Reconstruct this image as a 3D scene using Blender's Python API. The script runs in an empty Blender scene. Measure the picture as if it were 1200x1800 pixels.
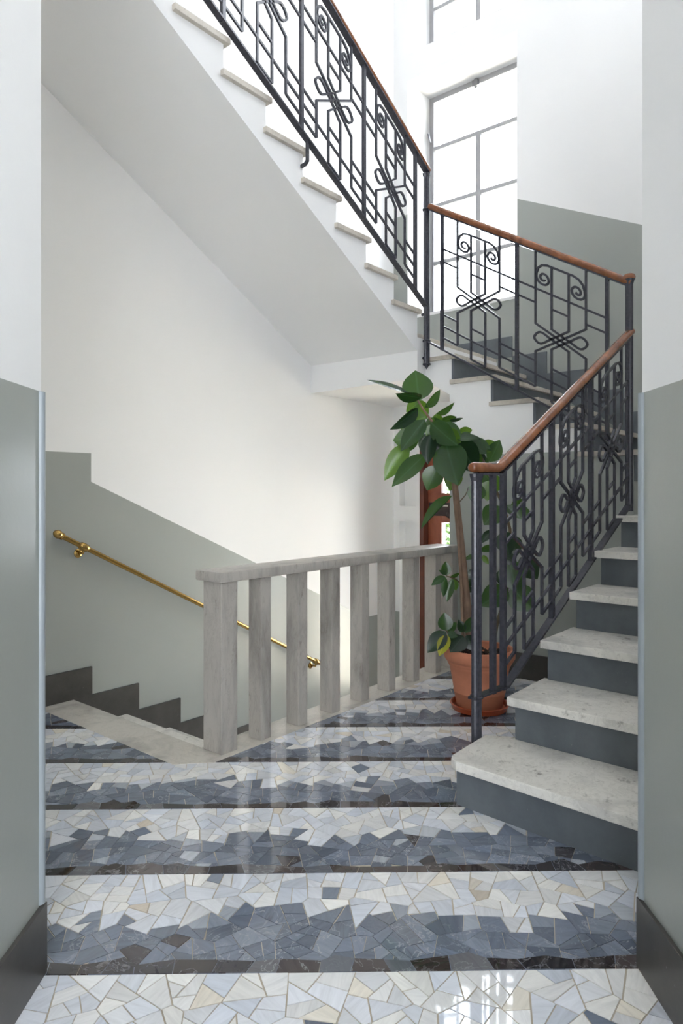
import bpy, bmesh, math, random
from mathutils import Vector, Matrix
random.seed(7)
SC = bpy.context.scene
COL = SC.collection

# ------------------------------------------------------------------ camera
# stairwell axes: X runs along the balustrade (away, right), Y along the landing edge (away, left)
FPX, V0, TH, CH = 1200.0, 865.0, math.radians(39.7), 1.2
cT, sT = math.cos(TH), math.sin(TH)
cam_d = bpy.data.cameras.new('camera')
cam_d.sensor_fit = 'VERTICAL'; cam_d.sensor_height = 36.0; cam_d.lens = 24.0
cam_d.shift_y = -(900.0 - V0) / 1800.0
cam_d.clip_start = 0.02
cam = bpy.data.objects.new('camera', cam_d); COL.objects.link(cam)
cam.location = (0, 0, CH)
cam.rotation_euler = (math.pi / 2, 0, TH - math.pi / 2)
SC.camera = cam

# ------------------------------------------------------------------ sky, daylight, exposure
W = bpy.data.worlds.new('sky'); SC.world = W; W.use_nodes = True
bg = W.node_tree.nodes['Background']
bg.inputs['Color'].default_value = (0.91, 0.95, 1.0, 1)
bg.inputs['Strength'].default_value = 4.0
SC.view_settings.view_transform = 'Standard'
SC.view_settings.look = 'None'
SC.view_settings.gamma = 1.0
SC.view_settings.use_curve_mapping = False
SC.view_settings.exposure = 1.68
try:
    SC.cycles.max_bounces = 14; SC.cycles.diffuse_bounces = 8; SC.cycles.glossy_bounces = 4
    SC.cycles.transparent_max_bounces = 12; SC.cycles.sample_clamp_indirect = 8.0
    SC.cycles.use_denoising = True
    SC.cycles.caustics_reflective = False; SC.cycles.caustics_refractive = False
except Exception:
    pass
def portal(name, loc, rot, sx, sy):
    l = bpy.data.lights.new(name, 'AREA'); l.shape = 'RECTANGLE'; l.size = sx; l.size_y = sy
    l.cycles.is_portal = True
    o = bpy.data.objects.new(name, l); COL.objects.link(o); o.location = loc; o.rotation_euler = rot
# daylight openings: portals only steer the sampling of the sky
portal('daylight_window', (5.70, 3.02, 3.9), (0, math.pi / 2, 0), 2.2, 1.1)
portal('daylight_upper_window', (5.70, 3.02, 6.35), (0, math.pi / 2, 0), 2.2, 1.1)
portal('daylight_door', (5.40, 2.5, 0.15), (0, math.pi / 2, 0), 3.0, 1.9)
portal('daylight_added_opening', (4.5, -0.15, 6.2), (math.pi / 2, 0, math.pi), 1.1, 1.8)  # unseen opening, added to brighten the upper walls
sun_d = bpy.data.lights.new('sun', 'SUN'); sun_d.energy = 34.0; sun_d.angle = 0.009; sun_d.color = (1.0, 0.94, 0.86)
sun = bpy.data.objects.new('sun', sun_d); COL.objects.link(sun)
sun.rotation_euler = Vector((0.16, -0.52, -0.84)).to_track_quat('-Z', 'Y').to_euler()
portal('daylight_entrance', (-2.7 * cT, -2.7 * sT, 1.4), (-math.pi / 2, 0, TH - math.pi / 2), 1.5, 2.8)

# ------------------------------------------------------------------ helpers
def cw(r, d, z=0.0):
    """corridor axes (right of the camera, ahead of the camera) -> stairwell axes"""
    return Vector((d * cT + r * sT, d * sT - r * cT, z))
def atd(u, v, d):
    r = (u - 600.0) / FPX * d
    return cw(r, d, CH + (V0 - v) / FPX * d)

class MB:
    def __init__(s): s.v = []; s.f = []; s.m = []
    def poly(s, pts, m=0):
        i = len(s.v); s.v += [tuple(p) for p in pts]; s.f.append(tuple(range(i, i + len(pts)))); s.m.append(m)
    def box(s, a, b, m=0):
        x0, y0, z0 = a; x1, y1, z1 = b
        i = len(s.v)
        s.v += [(x0, y0, z0), (x1, y0, z0), (x1, y1, z0), (x0, y1, z0), (x0, y0, z1), (x1, y0, z1), (x1, y1, z1), (x0, y1, z1)]
        for f in ((3, 2, 1, 0), (4, 5, 6, 7), (0, 1, 5, 4), (1, 2, 6, 5), (2, 3, 7, 6), (3, 0, 4, 7)):
            s.f.append(tuple(i + k for k in f)); s.m.append(m)
    def prism(s, pts, vec, m=0):
        """closed polygon (3-D points) extruded along vec"""
        n = len(pts); i = len(s.v); vec = Vector(vec)
        s.v += [tuple(p) for p in pts] + [tuple(Vector(p) + vec) for p in pts]
        s.f.append(tuple(i + k for k in range(n))[::-1]); s.m.append(m)
        s.f.append(tuple(i + n + k for k in range(n))); s.m.append(m)
        for k in range(n):
            l = (k + 1) % n
            s.f.append((i + k, i + l, i + n + l, i + n + k)); s.m.append(m)
    def sweep(s, pts, prof, nrm, closed=False, m=0, caps=True, taper=None):
        """sweep a 2-D profile [(a,b)] along pts; a = along side vector (tangent x nrm), b = along nrm-ish"""
        pts = [Vector(p) for p in pts]; N = len(pts); k = len(prof); base = len(s.v)
        nrm = Vector(nrm).normalized()
        for i, p in enumerate(pts):
            if i == 0: t = pts[1] - pts[0]; sc = 1
            elif i == N - 1: t = pts[-1] - pts[-2]; sc = 1
            else:
                t0 = (pts[i] - pts[i - 1]).normalized(); t1 = (pts[i + 1] - pts[i]).normalized()
                t = t0 + t1
                if t.length < 1e-6: t = t1
                sc = 1 / max(0.45, t.normalized().dot(t1))
            t.normalize()
            side = t.cross(nrm)
            if side.length < 1e-5: side = t.orthogonal()
            side.normalize(); up = side.cross(t).normalized()
            tp = taper[i] if taper else 1.0
            for a, b in prof: s.v.append(tuple(p + side * a * sc * tp + up * b * tp))
        for i in range(N - 1):
            for j in range(k):
                l = (j + 1) % k
                s.f.append((base + i * k + j, base + (i + 1) * k + j, base + (i + 1) * k + l, base + i * k + l)); s.m.append(m)
        if caps:
            s.f.append(tuple(base + j for j in range(k))); s.m.append(m)
            s.f.append(tuple(base + (N - 1) * k + j for j in range(k))[::-1]); s.m.append(m)
    def lathe(s, prof, c, seg=24, m=0, axis=None):
        """prof [(radius, height)] about axis through c"""
        c = Vector(c); ax = Vector(axis or (0, 0, 1)).normalized(); e1 = ax.orthogonal().normalized(); e2 = ax.cross(e1)
        b = len(s.v); n = len(prof)
        for r, h in prof:
            for q in range(seg):
                a = 2 * math.pi * q / seg
                s.v.append(tuple(c + ax * h + (e1 * math.cos(a) + e2 * math.sin(a)) * r))
        for i in range(n - 1):
            for q in range(seg):
                l = (q + 1) % seg
                s.f.append((b + i * seg + q, b + i * seg + l, b + (i + 1) * seg + l, b + (i + 1) * seg + q)); s.m.append(m)
        s.f.append(tuple(b + q for q in range(seg))[::-1]); s.m.append(m)
        s.f.append(tuple(b + (n - 1) * seg + q for q in range(seg))); s.m.append(m)
    def build(s, name, mats, parent=None, smooth=False, bevel=0.0, fix=True):
        me = bpy.data.meshes.new(name); me.from_pydata(s.v, [], s.f)
        if not isinstance(mats, (list, tuple)): mats = [mats]
        for mt in mats: me.materials.append(mt)
        me.polygons.foreach_set('material_index', s.m)
        if fix or bevel:
            bm = bmesh.new(); bm.from_mesh(me)
            bmesh.ops.remove_doubles(bm, verts=bm.verts, dist=1e-5)
            bmesh.ops.recalc_face_normals(bm, faces=bm.faces)
            if bevel:
                ed = [e for e in bm.edges if len(e.link_faces) == 2 and e.calc_face_angle(0) > 0.6]
                bmesh.ops.bevel(bm, geom=ed, offset=bevel, segments=2, affect='EDGES', profile=0.6)
            bm.to_mesh(me); bm.free()
        if smooth:
            me.polygons.foreach_set('use_smooth', [True] * len(me.polygons))
            try: me.set_sharp_from_angle(angle=math.radians(40))
            except Exception: pass
        me.update()
        o = bpy.data.objects.new(name, me); COL.objects.link(o)
        if parent: o.parent = parent
        return o
def empty(name, loc=(0, 0, 0)):
    o = bpy.data.objects.new(name, None); COL.objects.link(o); o.location = loc; o.empty_display_size = 0.1
    return o
def tag(o, label, cat=None, group=None, kind=None):
    o['label'] = label
    if cat: o['category'] = cat
    if group: o['group'] = group
    if kind: o['kind'] = kind
    return o
def struct(o, label=None):
    o['kind'] = 'structure'
    if label: o['label'] = label
    return o

# ------------------------------------------------------------------ materials
def srgb(r, g, b):
    f = lambda c: c / 12.92 if c <= 0.04045 else ((c + 0.055) / 1.055) ** 2.4
    return (f(r / 255), f(g / 255), f(b / 255), 1)
def newmat(name):
    m = bpy.data.materials.new(name); m.use_nodes = True
    nt = m.node_tree; return m, nt, nt.nodes['Principled BSDF']
def node(nt, t, **kw):
    n = nt.nodes.new(t)
    for k, v in kw.items(): setattr(n, k, v)
    return n
def ramp(nt, stops, src=None):
    r = node(nt, 'ShaderNodeValToRGB'); el = r.color_ramp.elements
    el[0].position, el[0].color = stops[0]; el[1].position, el[1].color = stops[-1]
    for p, c in stops[1:-1]:
        e = el.new(p); e.color = c
    if src: nt.links.new(src, r.inputs[0])
    return r
def mixc(nt, fac, a, b, mode='MIX'):
    m = node(nt, 'ShaderNodeMix', data_type='RGBA', blend_type=mode)
    for s_, v in ((m.inputs[0], fac), (m.inputs[6], a), (m.inputs[7], b)):
        if hasattr(v, 'is_linked'): nt.links.new(v, s_)
        else: s_.default_value = v
    return m.outputs[2]
def noise(nt, scale, detail=4, vec=None, rough=0.55, dist=0.0):
    n = node(nt, 'ShaderNodeTexNoise'); n.inputs['Scale'].default_value = scale; n.inputs['Detail'].default_value = detail
    n.inputs['Roughness'].default_value = rough; n.inputs['Distortion'].default_value = dist
    if vec: nt.links.new(vec, n.inputs['Vector'])
    return n
def wpos(nt): return node(nt, 'ShaderNodeNewGeometry').outputs['Position']
def bump(nt, p, h, strength, dist):
    b = node(nt, 'ShaderNodeBump'); b.inputs['Strength'].default_value = strength; b.inputs['Distance'].default_value = dist
    nt.links.new(h, b.inputs['Height']); nt.links.new(b.outputs[0], p.inputs['Normal'])

def paint(name, c, rough, bs=0.15, var=0.04, spots=0.0):
    m, nt, p = newmat(name); pos = wpos(nt)
    n = noise(nt, 1.3, 3, pos); d = tuple(x * (1 - var) for x in c[:3]) + (1,); l = tuple(min(1, x * (1 + var)) for x in c[:3]) + (1,)
    r = ramp(nt, [(0.3, d), (0.7, l)], n.outputs[0]); out = r.outputs[0]
    if spots:
        s2 = noise(nt, 5.0, 6, pos, 0.7); r2 = ramp(nt, [(0.70, (0, 0, 0, 1)), (0.78, (1, 1, 1, 1))], s2.outputs[0])
        mm = node(nt, 'ShaderNodeMath', operation='MULTIPLY'); nt.links.new(r2.outputs[0], mm.inputs[0]); mm.inputs[1].default_value = spots
        out = mixc(nt, mm.outputs[0], out, tuple(x * 0.8 for x in c[:3]) + (1,))
    nt.links.new(out, p.inputs['Base Color'])
    p.inputs['Roughness'].default_value = rough
    b = noise(nt, 45, 5, pos); bump(nt, p, b.outputs[0], bs, 0.004)
    return m
M_WHITE = paint('white_wall_paint', srgb(236, 236, 236), 0.7, 0.12, 0.015)
M_DADO = paint('grey_green_dado_enamel', srgb(160, 164, 159), 0.28, 0.10, 0.03, 0.25)

def marble(name, base, vein, dark, scale=3.0, rough=0.25, speck=0.5, zs=1.0, ss=32):
    m, nt, p = newmat(name); pos = wpos(nt)
    if zs != 1.0:
        mp = node(nt, 'ShaderNodeMapping'); nt.links.new(pos, mp.inputs[0]); mp.inputs['Scale'].default_value = (1.3, 1.3, zs); pos = mp.outputs[0]
    w = noise(nt, scale * 0.9, 5, pos, 0.6, 0.6)
    r1 = ramp(nt, [(0.30, vein), (0.52, base), (0.75, base)], w.outputs[0])
    n2 = noise(nt, scale * 2.2, 8, pos, 0.7, 1.4)
    v2 = ramp(nt, [(0.465, (0, 0, 0, 1)), (0.497, (1, 1, 1, 1)), (0.53, (0, 0, 0, 1))], n2.outputs[0])
    mm = node(nt, 'ShaderNodeMath', operation='MULTIPLY'); nt.links.new(v2.outputs[0], mm.inputs[0]); mm.inputs[1].default_value = 0.16
    c = mixc(nt, mm.outputs[0], r1.outputs[0], dark)
    n3 = noise(nt, ss, 6, pos, 0.75); r3 = ramp(nt, [(0.58, (0, 0, 0, 1)), (0.72, (1, 1, 1, 1))], n3.outputs[0])
    m3 = node(nt, 'ShaderNodeMath', operation='MULTIPLY'); nt.links.new(r3.outputs[0], m3.inputs[0]); m3.inputs[1].default_value = speck
    c = mixc(nt, m3.outputs[0], c, dark)
    nt.links.new(c, p.inputs['Base Color']); p.inputs['Roughness'].default_value = rough
    bump(nt, p, n3.outputs[0], 0.08, 0.002)
    return m
M_TREAD = marble('white_tread_marble', srgb(228, 225, 218), srgb(196, 194, 190), srgb(112, 108, 102), 4.2, 0.26, 0.75, 1.0, 20)
M_TREAD2 = marble('shaded_tread_marble', srgb(202, 195, 184), srgb(172, 165, 155), srgb(116, 108, 98), 5.0, 0.4, 0.6)  # darker copy of the tread marble, shade under the upper flights in its colour
M_BALM = marble('grey_balustrade_marble', srgb(178, 173, 166), srgb(138, 134, 129), srgb(96, 82, 70), 4.5, 0.36, 0.7, 0.35, 22)
M_STRIP = marble('landing_strip_marble', srgb(208, 203, 194), srgb(170, 165, 158), srgb(128, 120, 110), 4.5, 0.10, 0.4)
def slate(name, a, b, rough=0.38):
    m, nt, p = newmat(name); pos = wpos(nt)
    n = noise(nt, 5, 6, pos, 0.65); r = ramp(nt, [(0.3, a), (0.7, b)], n.outputs[0])
    n3 = noise(nt, 60, 3, pos, 0.7); r3 = ramp(nt, [(0.70, (0, 0, 0, 1)), (0.76, (1, 1, 1, 1))], n3.outputs[0])
    mm = node(nt, 'ShaderNodeMath', operation='MULTIPLY'); nt.links.new(r3.outputs[0], mm.inputs[0]); mm.inputs[1].default_value = 0.35
    c = mixc(nt, mm.outputs[0], r.outputs[0], srgb(170, 172, 172))
    nt.links.new(c, p.inputs['Base Color']); p.inputs['Roughness'].default_value = rough
    bump(nt, p, n.outputs[0], 0.06, 0.004)
    return m
M_RISER = slate('dark_slate_riser', srgb(82, 88, 94), srgb(102, 108, 113))
M_SKIRT = slate('dark_stone_skirting', srgb(60, 58, 55), srgb(82, 79, 75))
M_GROUT = paint('beige_grout', srgb(172, 162, 146), 0.4, 0.1, 0.08)

def iron():
    m, nt, p = newmat('dark_violet_grey_iron_paint'); pos = wpos(nt)
    n = noise(nt, 60, 4, pos); r = ramp(nt, [(0.3, srgb(50, 51, 59)), (0.75, srgb(68, 69, 79))], n.outputs[0])
    nt.links.new(r.outputs[0], p.inputs['Base Color']); p.inputs['Roughness'].default_value = 0.25
    p.inputs['Metallic'].default_value = 0.15; bump(nt, p, n.outputs[0], 0.1, 0.001)
    return m
M_IRON = iron()
def wood(name, a, b, rough, sc=14):
    m, nt, p = newmat(name); tc = node(nt, 'ShaderNodeTexCoord')
    mp = node(nt, 'ShaderNodeMapping'); nt.links.new(tc.outputs['Object'], mp.inputs[0]); mp.inputs['Scale'].default_value = (1, 1, 0.7)
    n = noise(nt, sc, 6, mp.outputs[0], 0.6, 0.8); r = ramp(nt, [(0.3, a), (0.7, b)], n.outputs[0])
    nt.links.new(r.outputs[0], p.inputs['Base Color']); p.inputs['Roughness'].default_value = rough
    p.inputs['Coat Weight'].default_value = 0.3; p.inputs['Coat Roughness'].default_value = 0.15
    return m
M_RAILWOOD = wood('varnished_handrail_wood', srgb(104, 58, 32), srgb(150, 92, 54), 0.22)
M_DOORWOOD = wood('reddish_door_wood', srgb(126, 62, 38), srgb(158, 84, 54), 0.4, 8)
M_DOORDARK = wood('dark_door_jamb_wood', srgb(84, 40, 24), srgb(104, 52, 32), 0.4, 8)
def simple(name, c, rough=0.5, metal=0.0, n_sc=None, var=0.12):
    m, nt, p = newmat(name)
    if n_sc:
        n = noise(nt, n_sc, 5, wpos(nt)); r = ramp(nt, [(0.3, tuple(x * (1 - var) for x in c[:3]) + (1,)), (0.7, tuple(min(1, x * (1 + var)) for x in c[:3]) + (1,))], n.outputs[0])
        nt.links.new(r.outputs[0], p.inputs['Base Color'])
    else: p.inputs['Base Color'].default_value = c
    p.inputs['Roughness'].default_value = rough; p.inputs['Metallic'].default_value = metal
    return m
M_BRASS = simple('polished_brass', srgb(192, 156, 92), 0.2, 1.0, 20, 0.08)
M_TERRA = simple('terracotta', srgb(190, 122, 92), 0.75, 0, 9, 0.14)
M_SAUCER = simple('glazed_terracotta_saucer', srgb(166, 78, 46), 0.35, 0, 9, 0.1)
M_SOIL = simple('potting_soil', srgb(52, 38, 30), 0.9, 0, 40, 0.4)
M_BARK = simple('ficus_bark', srgb(122, 98, 80), 0.75, 0, 25, 0.2)
M_STEM = simple('green_brown_stem', srgb(92, 80, 58), 0.6, 0, 30, 0.2)
M_WINFRAME = simple('grey_window_steel_paint', srgb(158, 158, 160), 0.45, 0, 20, 0.04)
M_BOLT = simple('worn_steel', srgb(140, 140, 144), 0.35, 0.7, 20, 0.1)
M_BEAD = simple('pale_blue_corner_bead', srgb(146, 154, 160), 0.3, 0, 6, 0.05)
M_PLATE = simple('dark_door_plate', srgb(62, 48, 46), 0.4, 0.3, 30, 0.15)
M_MARK = simple('pale_plate_mark', srgb(220, 214, 206), 0.5)
M_PATH = simple('pale_garden_gravel', srgb(200, 195, 182), 0.9, 0, 30, 0.1)
def glass():
    m, nt, p = newmat('clear_window_glass')
    out = nt.nodes['Material Output']; t = node(nt, 'ShaderNodeBsdfTransparent'); g = node(nt, 'ShaderNodeBsdfGlossy')
    g.inputs['Roughness'].default_value = 0.02; t.inputs['Color'].default_value = (0.97, 0.98, 0.985, 1)
    mx = node(nt, 'ShaderNodeMixShader'); fr = node(nt, 'ShaderNodeFresnel'); fr.inputs['IOR'].default_value = 1.35
    nt.links.new(fr.outputs[0], mx.inputs[0]); nt.links.new(t.outputs[0], mx.inputs[1]); nt.links.new(g.outputs[0], mx.inputs[2])
    nt.links.new(mx.outputs[0], out.inputs['Surface']); nt.nodes.remove(p)
    return m
M_GLASS = glass()
def leafmat(name, c, tcol, rough=0.32):
    m, nt, p = newmat(name); tc = node(nt, 'ShaderNodeTexCoord')
    sep = node(nt, 'ShaderNodeSeparateXYZ'); nt.links.new(tc.outputs['Object'], sep.inputs[0])
    ab = node(nt, 'ShaderNodeMath', operation='ABSOLUTE'); nt.links.new(sep.outputs[1], ab.inputs[0])
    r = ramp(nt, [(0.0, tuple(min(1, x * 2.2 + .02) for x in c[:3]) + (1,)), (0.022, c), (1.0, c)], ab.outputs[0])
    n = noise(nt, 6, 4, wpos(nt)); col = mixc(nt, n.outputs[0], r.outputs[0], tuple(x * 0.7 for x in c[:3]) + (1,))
    nt.links.new(col, p.inputs['Base Color']); p.inputs['Roughness'].default_value = rough
    tr = node(nt, 'ShaderNodeBsdfTranslucent'); tr.inputs['Color'].default_value = tcol
    mx = node(nt, 'ShaderNodeMixShader'); mx.inputs[0].default_value = 0.28
    nt.links.new(p.outputs[0], mx.inputs[1]); nt.links.new(tr.outputs[0], mx.inputs[2])
    nt.links.new(mx.outputs[0], nt.nodes['Material Output'].inputs['Surface'])
    return m
M_LEAF = leafmat('glossy_dark_green_leaf', srgb(44, 72, 44), srgb(100, 150, 40), 0.24)
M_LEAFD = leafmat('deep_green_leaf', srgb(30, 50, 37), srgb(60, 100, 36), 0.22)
M_LEAFL = leafmat('fresh_green_leaf', srgb(72, 108, 46), srgb(140, 185, 50), 0.26)
M_LEAFY = leafmat('yellowing_leaf', srgb(160, 160, 36), srgb(190, 190, 50))
M_SHRUB = leafmat('garden_shrub_leaf', srgb(58, 84, 40), srgb(90, 120, 40), 0.5)
def stonepiece():
    m, nt, p = newmat('polished_broken_marble')
    a = node(nt, 'ShaderNodeAttribute', attribute_name='tone'); s_ = node(nt, 'ShaderNodeAttribute', attribute_name='grain')
    pos = wpos(nt)
    ad = node(nt, 'ShaderNodeVectorMath', operation='MULTIPLY_ADD'); nt.links.new(s_.outputs['Color'], ad.inputs[0]); ad.inputs[1].default_value = (20, 20, 20); nt.links.new(pos, ad.inputs[2])
    sp = node(nt, 'ShaderNodeSeparateColor'); nt.links.new(s_.outputs['Color'], sp.inputs[0])
    an = node(nt, 'ShaderNodeMath', operation='MULTIPLY'); nt.links.new(sp.outputs[0], an.inputs[0]); an.inputs[1].default_value = 6.28
    rot = node(nt, 'ShaderNodeVectorRotate', rotation_type='Z_AXIS'); nt.links.new(ad.outputs[0], rot.inputs['Vector']); nt.links.new(an.outputs[0], rot.inputs['Angle'])
    mp = node(nt, 'ShaderNodeMapping'); nt.links.new(rot.outputs[0], mp.inputs[0]); mp.inputs['Scale'].default_value = (10, 75, 10)
    n = noise(nt, 1.0, 5, mp.outputs[0], 0.6, 0.4)
    r = ramp(nt, [(0.28, (0.70, 0.70, 0.71, 1)), (0.5, (0.97, 0.97, 0.97, 1)), (0.72, (1.16, 1.16, 1.16, 1))], n.outputs[0])
    gf = node(nt, 'ShaderNodeMath', operation='ADD', use_clamp=True); nt.links.new(sp.outputs[1], gf.inputs[0]); gf.inputs[1].default_value = 0.38
    c = mixc(nt, gf.outputs[0], a.outputs['Color'], r.outputs[0], 'MULTIPLY')
    n2 = noise(nt, 11, 4, rot.outputs[0], 0.6, 0.6)
    r2 = ramp(nt, [(0.486, (0, 0, 0, 1)), (0.5, (1, 1, 1, 1)), (0.514, (0, 0, 0, 1))], n2.outputs[0])
    k = node(nt, 'ShaderNodeMath', operation='MULTIPLY'); nt.links.new(r2.outputs[0], k.inputs[0]); nt.links.new(sp.outputs[1], k.inputs[1])
    k2 = node(nt, 'ShaderNodeMath', operation='MULTIPLY'); nt.links.new(k.outputs[0], k2.inputs[0]); k2.inputs[1].default_value = 0.75
    c = mixc(nt, k2.outputs[0], c, srgb(205, 208, 212))
    nt.links.new(c, p.inputs['Base Color']); p.inputs['Roughness'].default_value = 0.035; p.inputs['IOR'].default_value = 1.75
    return m
M_PIECE = stonepiece()

# ------------------------------------------------------------------ key positions (metres)
YW, XW = 3.72, 5.25            # long left wall, window wall
XL, YB = 2.04, 2.39            # top edge of the stairs down, front of the balustrade
X2, Y1, Y3 = 4.13, 1.275, 2.65 # face under the second flight, end of first-flight treads, face of the third flight
YR = 0.12
RISE1, ZTOP = 0.178, 7.6
DADO = 1.45

# ------------------------------------------------------------------ walls
def wall_quads(mb, fixed, axis, strips, back, zlo, zhi):
    """strips: list of (a0,a1,d0,d1): dado height at both ends; axis 'x' -> wall runs along X at Y=fixed"""
    P = (lambda a, z, t=0: (a, fixed + t, z)) if axis == 'x' else (lambda a, z, t=0: (fixed + t, a, z))
    for a0, a1, d0, d1 in strips:
        mb.poly([P(a0, zlo), P(a1, zlo), P(a1, d1), P(a0, d0)], 1)
        mb.poly([P(a0, d0), P(a1, d1), P(a1, zhi), P(a0, zhi)], 0)
    a0 = strips[0][0]; a1 = strips[-1][1]
    mb.poly([P(a0, zlo, back), P(a1, zlo, back), P(a1, zhi, back), P(a0, zhi, back)], 0)
    for a in (a0, a1): mb.poly([P(a, zlo), P(a, zhi), P(a, zhi, back), P(a, zlo, back)], 0)
    mb.poly([P(a0, zhi), P(a1, zhi), P(a1, zhi, back), P(a0, zhi, back)], 0)
    mb.poly([P(a0, zlo), P(a1, zlo), P(a1, zlo, back), P(a0, zlo, back)], 0)
ZL = -1.336                    # lower hall floor
mb = MB()
dsl = lambda x: 1.261 - 0.443 * (x - 2.162)
wall_quads(mb, YW, 'x', [(0.2, 2.162, 1.43, 1.43), (2.162, 4.82, 1.261, dsl(4.82)), (4.82, XW, 0.085, 0.085)], 0.3, ZL - 0.1, ZTOP)
struct(mb.build('wall_left', [M_WHITE, M_DADO], fix=False), 'long white wall with grey-green dado behind the stairs down')

# window wall with openings
WY0, WY1 = 2.482, 3.565
holes = [(WY0, WY1, 2.82, 5.0), (WY0, WY1, 5.25, 7.35), (2.50, 3.434, ZL, 1.70), (1.56, 2.46, ZL, 1.19)]  # last hole belongs to the added door leaf
niches = [(3.475, 3.655, 1.07, 1.63), (3.475, 3.655, -0.95, 0.93)]
def dado_w(y):
    return 3.77 if y > 2.807 else 3.61 - 0.4694 * (2.467 - y)
ys = sorted({YR, 1.2, 1.504, 1.56, 2.452, 2.46, 2.467, 2.482, 2.50, 2.65, 2.807, 3.434, 3.475, 3.565, 3.655, YW})
zs = sorted({ZL - 0.1, ZL, -0.95, 0.085, 0.93, 1.07, 1.19, 1.63, 1.70, 2.0, 2.82, 5.0, 5.25, 7.35, ZTOP})
mb = MB(); TK = 0.45
def inh(y, z, H): return any(a < y < b and c < z < d for a, b, c, d in H)
for i in range(len(ys) - 1):
    for j in range(len(zs) - 1):
        y0, y1, z0, z1 = ys[i], ys[i + 1], zs[j], zs[j + 1]; ym, zm = (y0 + y1) / 2, (z0 + z1) / 2
        if inh(ym, zm, holes): continue
        x = XW
        nch = inh(ym, zm, niches)
        xf = XW + (0.09 if nch else 0)
        if zm < 2.0 and ym > 2.452:
            mb.poly([(xf, y0, z0), (xf, y1, z0), (xf, y1, z1), (xf, y0, z1)], 1 if zm < 0.085 else 0)
        else:
            d0, d1 = dado_w(y0 + 1e-6), dado_w(y1 - 1e-6)
            d0 = min(max(d0, z0), z1); d1 = min(max(d1, z0), z1)
            if d0 > z0 or d1 > z0: mb.poly([(xf, y0, z0), (xf, y1, z0), (xf, y1, d1), (xf, y0, d0)], 1)
            if d0 < z1 or d1 < z1: mb.poly([(xf, y0, d0), (xf, y1, d1), (xf, y1, z1), (xf, y0, z1)], 0)
        mb.poly([(XW + TK, y0, z0), (XW + TK, y1, z0), (XW + TK, y1, z1), (XW + TK, y0, z1)], 0)
for H, dp in ((holes, TK), (niches, 0.09)):
    for a, b, c, d in H:
        for p, q in (((a, c), (a, d)), ((b, c), (b, d)), ((a, c), (b, c)), ((a, d), (b, d))):
            mb.poly([(XW, p[0], p[1]), (XW, q[0], q[1]), (XW + dp, q[0], q[1]), (XW + dp, p[0], p[1])], 0)
struct(mb.build('wall_window', [M_WHITE, M_DADO], fix=False), 'tall white wall with the two stairwell windows and sloping dado')

mb = MB()
for x0, x1, z0, z1 in ((1.0, 3.95, -0.1, ZTOP), (5.05, XW, -0.1, ZTOP), (3.95, 5.05, -0.1, 5.3), (3.95, 5.05, 7.1, ZTOP)): mb.box((x0, YR - 0.3, z0), (x1, YR, z1))  # gap high in the wall is added to let in more daylight
struct(mb.build('wall_right', M_WHITE), 'white wall along the right of the first flight, with an added high opening for more daylight')

# passage wall under the second flight, and its return towards the door
f2 = lambda y: 2.0 - 0.62 * (2.65 - y)       # soffit of the second flight
mb = MB()
mb.prism([(X2, 1.225, 0), (X2, 2.452, 0), (X2, 2.452, DADO), (X2, 1.542, DADO), (X2, 1.542, 1.413), (X2, 1.225, 1.413)], (0.10, 0, 0), 1)
mb.prism([(X2, 1.77, DADO), (X2, 2.452, DADO), (X2, 2.452, f2(2.452))], (0.10, 0, 0), 0)
struct(mb.build('wall_understair', [M_WHITE, M_DADO]), 'white and grey-green wall under the second flight, behind the potted plant')
mb = MB(); mb.box((X2 + 0.10, 1.30, ZL - 0.1), (XW, 1.40, 1.18), 0)
mb.box((X2, 1.30, ZL - 0.1), (X2 + 0.10, 2.452, -0.001), 0)
struct(mb.build('wall_passage', M_WHITE), 'white side wall of the lower hall beside the wooden door and its added leaf')

# corridor walls beside the camera (they stand at an angle to the stairwell)
DL, RL, RR, DRr = 1.700, -0.748, 0.758, 1.722
def corridor_wall(name, rin, rout, dend, label, far):
    mb = MB(); sg = 1
    pts = [(rin, -2.6), (rin, dend), (far[0], far[1]), (rout, -2.6)]
    def ring(z): return [cw(r, d, z) for r, d in pts]
    for z0, z1, mi in ((-0.1, DADO, 1), (DADO, 3.4, 0)):
        a, b = ring(z0), ring(z1)
        for k in range(4):
            l = (k + 1) % 4
            mb.poly([a[k], a[l], b[l], b[k]], mi)
    mb.poly(ring(3.4), 0); mb.poly(ring(-0.1), 0)
    return struct(mb.build(name, [M_WHITE, M_DADO]), label)
corridor_wall('wall_corridor_left', RL, -1.6, DL, 'near left corridor wall, white above grey-green dado', (-1.62, 1.72))
corridor_wall('wall_corridor_right', RR, 1.6, DRr, 'near right corridor wall, white above grey-green dado', (1.30, 1.74))
mb = MB(); mb.prism([cw(-1.6, -2.6, 3.4), cw(-1.6, 1.72, 3.4), cw(1.3, 1.74, 3.4), cw(1.6, -2.6, 3.4)], (0, 0, 0.25))
struct(mb.build('ceiling_corridor', M_WHITE), 'white ceiling over the corridor')
mb = MB()
for r0, r1, z0, z1 in ((RL, -0.72, 0.0, 3.4), (0.72, RR, 0.0, 3.4), (-0.72, 0.72, 2.8, 3.4)):
    mb.prism([cw(r0, -2.6, z0), cw(r1, -2.6, z0), cw(r1, -2.45, z0), cw(r0, -2.45, z0)], (0, 0, z1 - z0))
struct(mb.build('wall_corridor_end', M_WHITE), 'white wall with a doorway at the end of the corridor behind the camera')
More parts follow.
